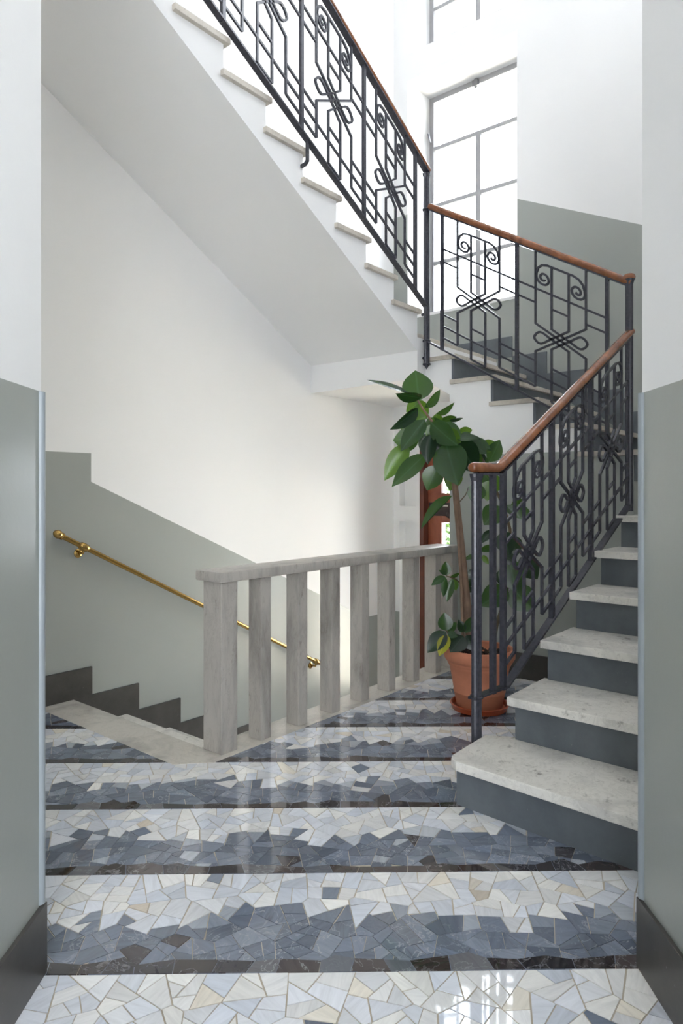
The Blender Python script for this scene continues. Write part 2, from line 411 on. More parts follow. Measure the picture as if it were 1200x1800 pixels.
# closing walls of the stairwell, out of view behind the corridor corners
mb = MB()
a, b = cw(-1.55, 1.70), Vector((0.2, YW, 0)); n = Vector((-(b - a).y, (b - a).x, 0)).normalized() * 0.2
mb.prism([a, b, b + n, a + n], (0, 0, ZTOP))
struct(mb.build('wall_rear', M_WHITE), 'white wall closing the landing behind the left corridor corner')
mb = MB()
a, b = cw(-1.55, 1.70, 3.65), cw(1.2, 1.72, 3.65); n = cw(0, -0.2)
mb.prism([a, b, b + n, a + n], (0, 0, ZTOP - 3.65))
struct(mb.build('wall_above_corridor', M_WHITE), 'white wall above the corridor opening')
mb = MB()
mb.box((-0.6, YR - 0.3, ZTOP), (XW + TK, YW + 0.3, ZTOP + 0.12))
struct(mb.build('ceiling', M_WHITE), 'white stairwell ceiling')

# skirting of the corridor and corner beads
for nm, r0, r1, de, lb in (('baseboard_left', RL, RL + 0.012, DL, 'dark stone baseboard along the near left corridor wall'),
                           ('baseboard_right', RR - 0.011, RR, DRr, 'dark stone baseboard along the near right corridor wall')):
    mb = MB(); mb.prism([cw(r0, -1.9), cw(r1, -1.9), cw(r1, de + 0.01), cw(r0, de + 0.01)], (0, 0, 0.175))
    struct(mb.build(nm, M_SKIRT, bevel=0.002), lb)
for nm, r, de, lb in (('trim_1', RL, DL, 'pale rounded corner bead on the left corridor corner'), ('trim_2', RR, DRr, 'pale rounded corner bead on the right corridor corner')):
    mb = MB(); c0 = cw(r, de - 0.002)
    mb.lathe([(0.011, 0.178), (0.011, DADO - 0.001)], (c0.x, c0.y, 0), 14)
    struct(mb.build(nm, M_BEAD, smooth=True), lb)

# ------------------------------------------------------------------ floor: grout bed, marble borders, broken-marble mosaic
mb = MB()
land = [cw(-1.5, 1.6), cw(-0.78, 1.6), cw(-0.78, -2.6), cw(0.78, -2.6), cw(0.78, 1.6), cw(1.1, 1.6), Vector((X2, YR, 0)), Vector((X2, 2.50, 0)), Vector((XL - 0.01, 2.50, 0)), Vector((XL - 0.01, YW, 0)), Vector((0.2, YW, 0))]
mb.prism([(p.x, p.y, -0.0022) for p in land], (0, 0, -0.16))
FLOOR = struct(mb.build('floor', M_GROUT), 'broken marble mosaic floor with white, blue-grey and black bands')
mb = MB(); mb.box((1.838, 2.551, -0.035), (XL + 0.005, YW, 0.0015)); s1 = mb.build('border_slab', M_STRIP, FLOOR, bevel=0.0015)
mb = MB(); mb.box((1.97, 2.368, -0.035), (X2, 2.55, 0.0015))
mb.prism([(1.838, 2.551, 0.0015), (1.838, 2.49, 0.0015), (1.97, 2.368, 0.0015), (1.9701, 2.551, 0.0015)], (0, 0, -0.03))
s2 = mb.build('border_slab', M_STRIP, FLOOR, bevel=0.0)
s1['label'] = 'pale marble slab along the top of the stairs down'; s2['label'] = 'pale marble slab under the balustrade'
mb = MB(); mb.box((2.3, 1.40, ZL - 0.15), (XW, YW, ZL))
struct(mb.build('floor_lower_hall', M_STRIP), 'pale floor of the lower hall behind the balustrade')

def clip(poly, px, py, nx, ny):
    out = []; n = len(poly)
    for i in range(n):
        a, b = poly[i], poly[(i + 1) % n]
        da = (a[0] - px) * nx + (a[1] - py) * ny; db = (b[0] - px) * nx + (b[1] - py) * ny
        if da <= 0: out.append(a)
        if (da < 0 < db) or (db < 0 < da):
            t = da / (da - db); out.append((a[0] + t * (b[0] - a[0]), a[1] + t * (b[1] - a[1])))
    return out
def area(p): return abs(sum(p[i][0] * p[(i + 1) % len(p)][1] - p[(i + 1) % len(p)][0] * p[i][1] for i in range(len(p)))) / 2
def inset(p, g):
    n = len(p); ar = sum(p[i][0] * p[(i + 1) % n][1] - p[(i + 1) % n][0] * p[i][1] for i in range(n))
    q = list(p)
    for i in range(n):
        a, b = p[i], p[(i + 1) % n]; dx, dy = b[0] - a[0], b[1] - a[1]; L = math.hypot(dx, dy)
        if L < 1e-6: continue
        nx, ny = (dy / L, -dx / L) if ar > 0 else (-dy / L, dx / L)
        gg = g * random.uniform(0.6, 1.5)
        q = clip(q, a[0] - nx * gg, a[1] - ny * gg, nx, ny)
        if len(q) < 3: return None
    return q
WHITES = [(224, 226, 230), (232, 232, 232), (222, 226, 234), (238, 237, 234), (214, 219, 229), (234, 234, 234), (205, 211, 222), (227, 230, 237)]
CREAMS = [(234, 228, 216), (228, 221, 209), (214, 204, 190)]
BLUES = [(116, 124, 140), (106, 115, 131), (126, 134, 150), (98, 107, 122), (134, 142, 156), (110, 118, 132), (119, 128, 145)]
BLACKS = [(58, 52, 52), (48, 46, 50), (66, 58, 56), (54, 52, 58), (78, 70, 70)]
pieces = []
PER = 0.4447; D0 = 1.708
def cut(poly, target, out):
    ar = area(poly)
    if ar < target * random.uniform(0.75, 1.55) or len(poly) < 3:
        out.append(poly); return
    n = len(poly); cx = sum(p[0] for p in poly) / n; cy = sum(p[1] for p in poly) / n
    sxx = sum((p[0] - cx) ** 2 for p in poly); syy = sum((p[1] - cy) ** 2 for p in poly); sxy = sum((p[0] - cx) * (p[1] - cy) for p in poly)
    ang = 0.5 * math.atan2(2 * sxy, sxx - syy) + random.uniform(-0.36, 0.36)
    nx, ny = math.cos(ang), math.sin(ang); e = math.sqrt(ar) * 0.14
    px, py = cx + random.uniform(-e, e), cy + random.uniform(-e, e)
    for sg in (1, -1):
        q = clip(poly, px, py, nx * sg, ny * sg)
        if len(q) >= 3 and area(q) > 1e-5: cut(q, target, out)
for kb in range(-3, 10):
    dedge = D0 + kb * PER; cells = []
    seeds = []
    for ri in range(3):
        x = -2.5 + random.uniform(0, .15)
        while x < 3.2:
            seeds.append((x, (ri + 0.5) * PER / 3 + random.uniform(-.05, .05))); x += random.uniform(0.10, 0.21)
    for i, (sx, sd_) in enumerate(seeds):
        poly = [(sx - .3, 0), (sx + .3, 0), (sx + .3, PER), (sx - .3, PER)]
        for j, (tx, td) in enumerate(seeds):
            if i == j or abs(tx - sx) > 0.6: continue
            poly = clip(poly, (sx + tx) / 2, (sd_ + td) / 2, tx - sx, td - sd_)
            if len(poly) < 3: break
        if len(poly) < 3: continue
        c_ = []; cut(poly, 0.0040, c_); cells += [(p, 'c') for p in c_]
    x = -2.5; t0 = 0.035; l0 = 0.0
    while x < 3.2:                                  # black edge row with a jagged upper side
        wdt = random.uniform(0.055, 0.125); t1 = random.uniform(0.032, 0.058); l1 = random.uniform(-.02, .02)
        q = [(x, 0), (x + wdt, 0), (x + wdt + l1, t1), (x + l0, t0)]
        if random.random() < 0.3: q = q[:3] + [(x + wdt * .5, max(t0, t1) + .012)] + q[3:]
        cells.append((q, 'k')); x += wdt; t0, l0 = t1, l1
    blk = [c for c in cells if c[1] == 'k']
    ph = random.uniform(0, 6)
    for poly, kd in cells:
        sx = sum(p[0] for p in poly) / len(poly); sd_ = sum(p[1] for p in poly) / len(poly)
        if kd == 'c':
            if max(p[1] for p in poly) < 0.05: continue
            th_ = (0.224 if kb >= 0 else 0.19) + 0.028 * math.sin(sx * 5.1 + ph) + 0.02 * math.sin(sx * 13.7 + ph * 2)
            kd = 'b' if sd_ < th_ - 0.03 else ('m' if sd_ < th_ + 0.022 else 'w')
        poly = inset(poly, 0.0017 if kd in 'wm' else 0.0009)
        if not poly or area(poly) < 2e-4: continue
        q = [p for m_, p in enumerate(poly) if math.hypot(p[0] - poly[m_ - 1][0], p[1] - poly[m_ - 1][1]) > 0.004]
        if len(q) < 3: continue
        pts = [(r, d + dedge + 0.0166 * r) for r, d in q]
        W3 = [cw(r, d) for r, d in pts]
        cx = sum(p.x for p in W3) / len(W3); cy = sum(p.y for p in W3) / len(W3)
        cr = sum(p[0] for p in pts) / len(pts); cd = sum(p[1] for p in pts) / len(pts)
        if cd < 0.75: continue
        if cd < 1.66 and abs(cr) > 0.78: continue
        if cd <= 1.75 and abs(cr) > 1.3: continue
        if cx > X2 + 0.01 or cy > YW or cx < 0.1 or cy < YR: continue
        if cx > 1.92 and cy > 2.43: continue
        if cy > 2.50 and cx > 1.90: continue
        if cx > 2.45 and cy < 1.24: continue
        u = random.random()
        if kd == 'k': c = random.choice(BLACKS) if u < .88 else random.choice([(112, 112, 116), (96, 100, 108)])
        elif kd == 'b': c = random.choice(BLUES) if u < .95 else random.choice([(176, 183, 193), (70, 66, 70)])
        elif kd == 'm': c = random.choice(BLUES) if u < .5 else (random.choice(WHITES) if u < .72 else random.choice([(172, 179, 190), (158, 166, 178), (190, 196, 205)]))
        else: c = random.choice(WHITES) if u < .95 else (random.choice(CREAMS) if u < .985 else random.choice([(150, 158, 172), (120, 130, 146)]))
        f = random.uniform(0.95, 1.05)
        col = srgb(*(min(255, x_ * f) for x_ in c))
        veins = (0.12, 0.25, 0.7, 0.5)['wmbk'.index(kd)]
        uu = 600 + FPX * cr / cd; vv = V0 + FPX * CH / cd
        vis = -20 < uu < 1220 and vv < 1815 and not (uu < 66 or (uu > 1130 and vv < 1690)) and not (cy < 1.30 and cx > 2.32)
        pa = area(pts) * FPX * FPX * CH / cd ** 3
        zt = 0.0004 if kd == 'k' else 0.0
        pieces.append((pa if vis else 0, [Vector((p.x, p.y, zt)) for p in W3], col, (random.random(), random.random() * veins, random.random(), 1)))
pieces.sort(key=lambda t: -t[0])
def add_piece(V, Fc, CT, CG, W3, col, g):
    i = len(V); n = len(W3)
    V += [(p.x, p.y, p.z) for p in W3] + [(p.x, p.y, -0.0045) for p in W3]
    Fc.append(tuple(range(i, i + n)))
    for k in range(n):
        l = (k + 1) % n; Fc.append((i + k, i + n + k, i + n + l, i + l))
    CT += [col] * (2 * n); CG += [g] * (2 * n)
def piece_mesh(name, V, Fc, CT, CG):
    me = bpy.data.meshes.new(name); me.from_pydata(V, [], Fc); me.materials.append(M_PIECE)
    for nm, dat in (('tone', CT), ('grain', CG)):
        at = me.attributes.new(nm, 'FLOAT_COLOR', 'POINT'); at.data.foreach_set('color', [x for c in dat for x in c])
    bm = bmesh.new(); bm.from_mesh(me); bmesh.ops.recalc_face_normals(bm, faces=bm.faces)
    for f in bm.faces:
        if abs(f.normal.z) > 0.9 and f.normal.z < 0: f.normal_flip()
    bm.to_mesh(me); bm.free()
    o = bpy.data.objects.new(name, me); COL.objects.link(o); o.parent = FLOOR
    return o
for pa, W3, col, g in pieces[:300]:
    V, Fc, CT, CG = [], [], [], []; add_piece(V, Fc, CT, CG, W3, col, g); piece_mesh('marble_piece', V, Fc, CT, CG)
V, Fc, CT, CG = [], [], [], []
for pa, W3, col, g in pieces[300:]: add_piece(V, Fc, CT, CG, W3, col, g)
o = piece_mesh('marble_pieces_rest', V, Fc, CT, CG); o['kind'] = 'stuff'; o['label'] = 'remaining small broken marble pieces of the mosaic'

# ------------------------------------------------------------------ stairs
def slab(poly2, z0, z1, name, mat, parent, bevel=0.004):
    mb = MB(); mb.prism([(x, y, z0) for x, y in poly2], (0, 0, z1 - z0)); return mb.build(name, mat, parent, bevel=bevel)
TT = 0.036
# first flight (right, going up away from the camera)
fl1 = empty('stair_flight', (2.3, 0.7, 0)); P1 = Matrix.Translation((-2.3, -0.7, 0))
def reparent(o, root):
    o.parent = root; o.matrix_parent_inverse = Matrix.Translation(-Vector(root.location)); return o
noses = [2.285, 2.60, 2.93, 3.275, 3.622, 3.95]
body = []
for i, nx in enumerate(noses):
    z = RISE1 * (i + 1)
    if i == 0:
        pl = [(2.315, 1.365), (2.288, 1.352), (2.268, 1.32), (2.225, 0.62), (2.20, YR), (2.68, YR), (2.66, 1.265), (2.595, 1.372)]
        reparent(slab(pl, z - TT, z, 'tread', M_TREAD, None), fl1)
        mb = MB(); mb.prism([(2.30, 1.335, 0.0), (2.225, YR, 0.0), (2.245, YR, 0.0), (2.32, 1.335, 0.0)], (0, 0, z - TT)); reparent(mb.build('riser', M_RISER), fl1)
    else:
        sk = 0.035
        nxt = noses[i + 1] + 0.04 if i + 1 < 6 else 4.25
        pl = [(nx, Y1), (nx - sk, YR), (nxt, YR), (nxt + .01, Y1)]
        reparent(slab(pl, z - TT, z, 'tread', M_TREAD, None), fl1)
        mb = MB(); mb.prism([(nx + 0.03, Y1 - 0.025, z - RISE1), (nx + 0.03 - sk, YR, z - RISE1), (nx + 0.05 - sk, YR, z - RISE1), (nx + 0.05, Y1 - 0.025, z - RISE1)], (0, 0, RISE1 - TT)); reparent(mb.build('riser', M_RISER), fl1)
    body.append((nx + 0.05 + (0.02 if i == 0 else 0), z))
# corner steps between first and second flight: a square quarter landing, then the second flight
z7 = 1.262
reparent(slab([(4.245, 1.225), (4.245, YR), (XW, YR), (XW, 1.225)], z7 - TT, z7, 'tread', M_TREAD, None), fl1)
mb = MB(); mb.box((4.275, YR, RISE1 * 6), (4.295, 1.20, z7 - TT)); reparent(mb.build('riser', M_RISER), fl1)
pts = [(body[0][0], 0.0)]
for i, (x, z) in enumerate(body):
    pts.append((x, z - TT)); pts.append((body[i + 1][0] if i + 1 < 6 else 4.295, z - TT))
pts += [(4.295, z7 - TT), (XW, z7 - TT), (XW, 0.0)]
mb = MB(); mb.prism([(x, Y1 - 0.03, z) for x, z in pts if x < 4.12] + [(4.12, Y1 - 0.03, RISE1 * 6 - TT), (4.12, Y1 - 0.03, 0.0)], (0, YR - Y1 + 0.03, 0))
reparent(mb.build('stair_body', M_WHITE), fl1)
mb = MB(); mb.prism([(4.12, 1.2, 0.0), (4.12, 1.2, RISE1 * 6 - TT), (4.295, 1.2, RISE1 * 6 - TT), (4.295, 1.2, z7 - TT), (XW, 1.2, z7 - TT), (XW, 1.2, 0.0)], (0, YR - 1.2, 0))
reparent(mb.build('landing_body', M_WHITE), fl1)
tag(fl1, 'lowest flight of white marble treads and dark slate risers rising at right', 'stairs')

# second flight, rising to the left in front of the window wall
fl2 = empty('stair_flight', (X2, 1.9, 1.4))
tr2 = [(1.445, 1.195), (1.622, 1.497), (1.800, 1.796), (1.977, 2.093), (2.153, 2.392)]
top2 = [(1.225, z7 - TT)]
for i, (z, ny) in enumerate(tr2):
    y1 = tr2[i + 1][1] + 0.05 if i + 1 < 5 else 2.72
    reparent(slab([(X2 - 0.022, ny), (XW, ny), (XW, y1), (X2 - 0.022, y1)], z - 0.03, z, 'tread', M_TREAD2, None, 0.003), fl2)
    zb = tr2[i - 1][0] if i else z7
    mb = MB(); mb.box((X2 + 0.001, ny + 0.025, zb), (XW, ny + 0.045, z - 0.03)); reparent(mb.build('riser', M_RISER), fl2)
Z13 = 2.318
prof = [(1.542, DADO)]
for i, (z, ny) in enumerate(tr2):
    if i == 0: continue
    if i > 1: prof.append((ny + 0.045, tr2[i - 1][0] - 0.03))
    prof.append((ny + 0.045, z - 0.03))
prof += [(2.655, 2.153 - 0.03), (2.655, 2.0), (2.452, f2(2.452)), (1.77, DADO)]
mb = MB(); mb.prism([(X2, y, z) for y, z in prof], (XW - X2, 0, 0)); reparent(mb.build('stair_body', M_WHITE), fl2)
# skirting blocks stepping up the window wall
for i, (z, ny) in enumerate(tr2):
    y0 = ny - 0.17; y1 = (tr2[i + 1][1] if i + 1 < 5 else 2.69) - 0.17
    mb = MB(); mb.prism([(XW, y0, z + 0.17), (XW, y1, z + 0.17), (XW, y1, z - 0.02), (XW, ny + 0.01, z - 0.02), (XW, y0, z - 0.16)], (-0.014, 0, 0)); reparent(mb.build('skirting_step', M_RISER), fl2)
mb = MB(); mb.box((XW - 0.014, YR, z7), (XW, tr2[0][1] - 0.17, z7 + 0.17)); reparent(mb.build('skirting_step', M_RISER), fl2)
mb = MB(); mb.box((XW - 0.014, 2.52, Z13), (XW, YW, Z13 + 0.17)); reparent(mb.build('skirting_step', M_RISER), fl2)
tag(fl2, 'short second flight of marble treads rising left below the window', 'stairs')

# third flight, rising back over the stairs down
fl3 = empty('stair_flight', (3.2, Y3, 2.2))
NX0, ZA, G3, R3 = 4.05, 2.482, 0.2935, 0.1668
n3 = 12
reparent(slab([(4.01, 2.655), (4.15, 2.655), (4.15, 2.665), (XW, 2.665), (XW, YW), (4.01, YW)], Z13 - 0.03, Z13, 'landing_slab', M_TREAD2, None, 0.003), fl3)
mb = MB(); mb.box((X2 + .001, 2.69, 2.153), (XW, 2.71, Z13 - 0.03)); reparent(mb.build('riser', M_RISER), fl3)
top = []
for i in range(n3):
    nx, z = NX0 - G3 * i, ZA + R3 * i
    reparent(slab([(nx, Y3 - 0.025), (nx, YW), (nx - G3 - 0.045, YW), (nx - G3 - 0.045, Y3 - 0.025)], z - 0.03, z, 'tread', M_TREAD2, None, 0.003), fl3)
    mb = MB(); mb.box((nx - 0.026, Y3 + 0.04, z - R3), (nx - 0.020, YW, z - 0.03)); reparent(mb.build('riser', M_RISER), fl3)
    top += [(nx - 0.027, z - R3 - 0.03), (nx - 0.027, z - 0.03)]
xe, ze = NX0 - G3 * n3 - 0.045, ZA + R3 * (n3 - 1) - 0.03
sofA = lambda x: 2.150 + 0.572 * (4.10 - x)     # soffit along the open side
sofB = lambda x: 2.222 + 0.566 * (4.10 - x)     # soffit along the wall (slightly higher)
def ring3(y, xb, sf): return [(xb, y, sf(xb)), (xb, y, Z13 - 0.03)] + [(x, y, z) for x, z in top[1:]] + [(xe, y, ze), (xe, y, min(sf(xe), ze - 0.03))]
ra, rb = ring3(Y3, 4.025, sofA), ring3(YW, 4.10, sofB)
mb = MB(); mb.poly(ra); mb.poly(rb)
for k in range(len(ra)):
    l = (k + 1) % len(ra); mb.poly([ra[k], ra[l], rb[l], rb[k]])
reparent(mb.build('stair_body', M_WHITE), fl3)
mb = MB(); mb.prism([(4.025, Y3, 2.0), (4.129, Y3, 2.0), (4.129, 2.662, 2.0), (XW, 2.662, 2.0), (XW, YW, 2.0), (4.10, YW, 2.0)], (0, 0, Z13 - 0.031 - 2.0))
reparent(mb.build('landing_body', M_WHITE), fl3)
tag(fl3, 'upper flight with white sloping soffit and marble tread ends over the balustrade', 'stairs')

# stairs down behind the balustrade
fl0 = empty('stair_flight', (XL, 3.1, 0))
GD, RD = 0.318, 0.167
for i in range(8):
    x0 = XL + 0.005 + GD * i; z = -RD * (i + 1)
    mb = MB(); mb.box((x0 - 0.02, 2.552, z + 0.0), (x0, YW, z + RD - 0.036)); reparent(mb.build('riser', M_RISER), fl0)
    if i < 7: reparent(slab([(x0, 2.552), (x0 + GD + 0.03, 2.552), (x0 + GD + 0.03, YW), (x0, YW)], z - 0.036, z, 'tread', M_TREAD, None, 0.003), fl0)
mb = MB(); mb.prism([(XL - 0.015, 2.552, -0.17), (XL + GD * 7, 2.552, -RD * 8 + 0.0), (XL + GD * 7, 2.552, ZL), (XL - 0.015, 2.552, ZL)], (0, YW - 2.552, 0)); reparent(mb.build('stair_body', M_WHITE), fl0)
tag(fl0, 'flight of steps going down between the marble balustrade and the left wall', 'stairs')
mb = MB(); mb.box((XL, 2.455, ZL), (X2, 2.55, -0.036)); struct(mb.build('wall_stairwell_side', M_DADO), 'grey-green side wall of the stairs down, below the balustrade')

# stepped stone skirting on the left wall
sk = empty('baseboard_stairs', (1.2, YW, 0)); struct(sk, 'dark stepped stone skirting on the left wall')
mb = MB(); mb.box((0.3, YW - 0.015, 0), (2.162, YW, 0.170)); mb.box((XL - 0.02, YW - 0.015, -0.2), (2.162, YW, -0.0001)); reparent(mb.build('skirting_step', M_SKIRT), sk)
for i in range(8):
    x0, x1, zt = 2.162 + GD * i, 2.162 + GD * (i + 1), 0.003 - RD * i
    xs = XL + 0.005 + GD * (i)
    lo = zt - 0.168
    mb = MB(); mb.box((x0, YW - 0.015, zt - RD - 0.19), (x1, YW, zt)); reparent(mb.build('skirting_step', M_SKIRT), sk)
mb = MB(); mb.box((X2 - 0.015, 1.25, 0.0), (X2, 2.36, 0.165))
struct(mb.build('baseboard_understair', M_SKIRT, bevel=0.002), 'dark stone skirting on the wall behind the potted plant')

# ------------------------------------------------------------------ marble balustrade
bal = empty('marble_balustrade', (3.0, 2.45, 0.0015))
mb = MB(); mb.box((2.040, 2.403, 0.0016), (2.137, 2.532, 0.790)); reparent(mb.build('baluster', M_BALM, bevel=0.004), bal)['label'] = 'wider end post of grey marble'
b0 = None
for i in range(7):
    x0 = 2.282 + 0.2632 * i
    if b0 is None:
        mb = MB(); mb.box((0, 0, 0.0016), (0.068, 0.088, 0.790)); b0 = mb.build('baluster', M_BALM, bevel=0.004); o = b0
    else:
        o = b0.copy(); COL.objects.link(o)
    o.location = (x0, 2.398, 0); reparent(o, bal)
mb = MB(); mb.box((4.065, 2.39, 0.0016), (X2, 2.50, 0.790)); reparent(mb.build('baluster', M_BALM, bevel=0.004), bal)
mb = MB(); mb.box((2.012, 2.368, 0.790), (X2, 2.556, 0.838)); reparent(mb.build('rail_cap', M_BALM, bevel=0.010, smooth=True), bal)
tag(bal, 'grey marble balustrade of square posts under a flat marble rail', 'balustrade')

# ------------------------------------------------------------------ brass handrail on the left wall
hr = empty('wall_handrail', (3.0, YW, 0.4)); yb = 3.655
p0, p1 = Vector((1.955, yb, 0.948)), Vector((4.19, yb, -0.214)); dv = (p1 - p0).normalized()
mb = MB(); mb.lathe([(0.0145, 0.0), (0.0145, (p1 - p0).length)], p0, 16, axis=dv); reparent(mb.build('rail', M_BRASS, smooth=True), hr)
mb = MB(); mb.lathe([(0.0145, 0), (0.021, -0.004), (0.021, -0.012), (0.017, -0.016), (0.023, -0.024), (0.025, -0.034), (0.022, -0.048), (0.013, -0.060), (0.002, -0.066)], p0, 16, axis=dv); reparent(mb.build('finial', M_BRASS, smooth=True), hr)
mb = MB(); mb.lathe([(0.0145, 0), (0.02, 0.006), (0.02, 0.012), (0.004, 0.022)], p1, 16, axis=dv); reparent(mb.build('finial', M_BRASS, smooth=True), hr)
for t in (0.14, (p1 - p0).length - 0.115):
    c0 = p0 + dv * t
    mb = MB(); mb.lathe([(0.016, -0.03), (0.022, -0.022), (0.024, 0.0), (0.022, 0.022), (0.016, 0.03)], c0, 16, axis=dv)
    mb.sweep([c0 + Vector((0, 0, -0.012)), c0 + Vector((0, 0.012, -0.035)), c0 + Vector((0, 0.05, -0.04)), Vector((c0.x, YW - 0.006, c0.z - 0.04))], [(0.008 * math.cos(a * .785), 0.008 * math.sin(a * .785)) for a in range(8)], (1, 0, 0))
    mb.lathe([(0.026, 0), (0.026, 0.004), (0.016, 0.010)], (c0.x, YW, c0.z - 0.04), 16, axis=(0, -1, 0))
    reparent(mb.build('bracket', M_BRASS, smooth=True), hr)
tag(hr, 'polished brass handrail with acorn finial on the grey-green left wall', 'handrail')

# ------------------------------------------------------------------ wrought-iron railings
SQ = lambda a, b=None: [(-a, -(b or a)), (a, -(b or a)), (a, b or a), (-a, b or a)]
OCT = lambda rx, ry: [(rx * math.cos(math.pi * 2 * k / 12), ry * math.sin(math.pi * 2 * k / 12)) for k in range(12)]
def cat(pts, n=6):
    out = []
    for i in range(1, len(pts) - 2):
        p0, p1, p2, p3 = pts[i - 1], pts[i], pts[i + 1], pts[i + 2]
        for k in range(n):
            t = k / n
            out.append(tuple(0.5 * (2 * b + (c - a) * t + (2 * a - 5 * b + 4 * c - d) * t * t + (3 * b - a - 3 * c + d) * t ** 3) for a, b, c, d in zip(p0, p1, p2, p3)))
    out.append(pts[-2]); return out
PV = (0.22, 0.405, 0.595, 0.78)
def panel(root, A, B, zA, zB, hA, hB, ko=0.088, ki=0.062):
    """A,B: plan points (2-D) of the two posts; zA,zB bottom-bar heights; hA,hB handrail underside heights"""
    A, B = Vector(A), Vector(B); w = (B - A).length; d = (B - A) / w; nrm = Vector((-d.y, d.x, 0))
    sl = (zB - zA) / w
    def pos(x, z): q = A + d * (x * w); return Vector((q.x, q.y, z))
    def Q(x, q): return pos(x, (zA + (zB - zA) * x) * (1 - q) + (hA + (hB - hA) * x) * q)
    Hh = (hA + hB - zA - zB) / 2
    zc = (zA + zB) / 2 + 0.475 * Hh
    def K(x, dy): return pos(x, zc + 0.46 * sl * (x - 0.5) * w + dy)
    S7 = SQ(0.0062)
    v1, v2, v3, v4 = PV
    mb = MB()
    mb.sweep([Q(v1, 1.0), K(v1, ko), K(v4, -ko), Q(v4, .09)], S7, nrm)
    mb.sweep([Q(v4, 1.0), K(v4, ko), K(v1, -ko), Q(v1, .09)], S7, nrm)
    pn = reparent(mb.build('panel', M_IRON), root)
    def sub(nm, mbx):
        o = mbx.build(nm, M_IRON); o.parent = pn; o.matrix_parent_inverse = pn.matrix_parent_inverse.copy() @ Matrix.Identity(4)
        o.matrix_parent_inverse = Matrix.Identity(4); return o
    arch_h = 0.088
    qs = 0.838
    def SCR(xm, ym): x = 0.5 + xm / w; b = Q(x, qs); return Vector((b.x, b.y, b.z + ym))
    for sg in (1, -1):
        va, vb = (v3, v2) if sg > 0 else (v2, v3)
        f = lambda x: x if sg > 0 else 1 - x
        big = ki > 0.08; lh = 0.042 if big else 0.036; lx = 0.28 if big else 0.275
        loop = cat([(v3, ki), (v3, ki), (.40, 0), (lx, -lh), (.205, 0.0), (lx, lh), (.40, 0), (v3, -ki), (v3, -ki)], 5)
        pts = [SCR((f(v3) - .5) * w, arch_h - 0.004)] + [K(f(x), y) for x, y in loop] + [Q(f(v3), .04)]
        mb = MB(); mb.sweep(pts, S7, nrm); sub('loop_bar', mb)
    xs = (v1 + v2) / 2 * w - 0.5 * w
    def left():
        pts = []
        for k in range(25):
            th = math.radians(330 - k * 21.25); rr = 0.010 + 0.037 * (k / 24)
            pts.append((xs + rr * math.cos(th), rr * math.sin(th)))
        pts += [(xs - 0.045, 0.022), (xs - 0.034, 0.055), (xs - 0.010, 0.078), (xs + 0.025, arch_h), (xs + 0.06, arch_h)]
        return pts
    L = left(); full = L + [(-x, y) for x, y in L[::-1]]
    mb = MB(); mb.sweep([SCR(x, y) for x, y in full], SQ(0.0062), nrm); sub('scroll', mb)
    for q, xa, xb in ((.75, 0, 1), (.655, 0, v1), (.655, v2, v3), (.655, v4, 1), (.262, 0, v1), (.262, v2, v3), (.262, v4, 1), (.175, 0, 1), (.09, 0, v1), (.09, v4, 1), (.04, v2, v3)):
        mb = MB(); mb.sweep([Q(xa, q), Q(xb, q)], SQ(0.0058), nrm); sub('crossbar', mb)
    return pn
def post(root, A, z0, z1, hw=0.0105, nm='post', dirv=None):
    A = Vector(A); mb = MB(); mb.sweep([(A.x, A.y, z0), (A.x, A.y, z1)], SQ(hw), dirv or (1, 0, 0)); return reparent(mb.build(nm, M_IRON), root)
def newel(root, A, z0, z1, nm='newel_post', tip=True, flute=True):
    mb = MB(); seg = 16
    prof = []
    ang = TH - math.pi / 2
    def ring(r, z):
        out = []
        for k in range(seg):
            a = 2 * math.pi * k / seg; rr = r * (1.0 if k % 2 == 0 else 0.86) if flute else r
            out.append((A[0] + rr * math.cos(a), A[1] + rr * math.sin(a), z))
        return out
    R = 0.0225
    levels = ([(0.001, z0 - 0.035)] if tip else []) + [(R, z0), (R, z1 - 0.03), (R * 1.25, z1 - 0.012), (R * 1.35, z1)]
    b = len(mb.v)
    for r, z in levels: mb.v += ring(r, z)
    for i in range(len(levels) - 1):
        for k in range(seg):
            l = (k + 1) % seg; mb.f.append((b + i * seg + k, b + i * seg + l, b + (i + 1) * seg + l, b + (i + 1) * seg + k)); mb.m.append(0)
    mb.f.append(tuple(b + k for k in range(seg))[::-1]); mb.m.append(0)
    mb.f.append(tuple(b + (len(levels) - 1) * seg + k for k in range(seg))); mb.m.append(0)
    return reparent(mb.build(nm, M_IRON), root)
def flat_bar(root, pts, nm='bottom_rail', hw=0.019, ht=0.005):
    mb = MB(); pts = [Vector(p) for p in pts]; d = (pts[-1] - pts[0]); n = Vector((-d.y, d.x, 0)).normalized()
    mb.sweep(pts, [(-ht, -hw), (ht, -hw), (ht, hw), (-ht, hw)], n); return reparent(mb.build(nm, M_IRON), root)
def wood_rail(root, pts, rx=0.021, ry=0.026, label='varnished brown wooden handrail', taper=None):
    mb = MB(); pts = [Vector(p) for p in pts]; d = (pts[-1] - pts[0]); n = Vector((-d.y, d.x, 0)).normalized()
    mb.sweep(pts, OCT(rx, ry), n, taper=taper); o = reparent(mb.build('handrail', M_RAILWOOD, smooth=True), root); o['label'] = label; return o
def clamp(root, c, d, nm='clamp'):
    mb = MB(); mb.lathe([(0.027, -0.006), (0.030, 0), (0.027, 0.006)], c, 12); return reparent(mb.build(nm, M_IRON, smooth=True), root)

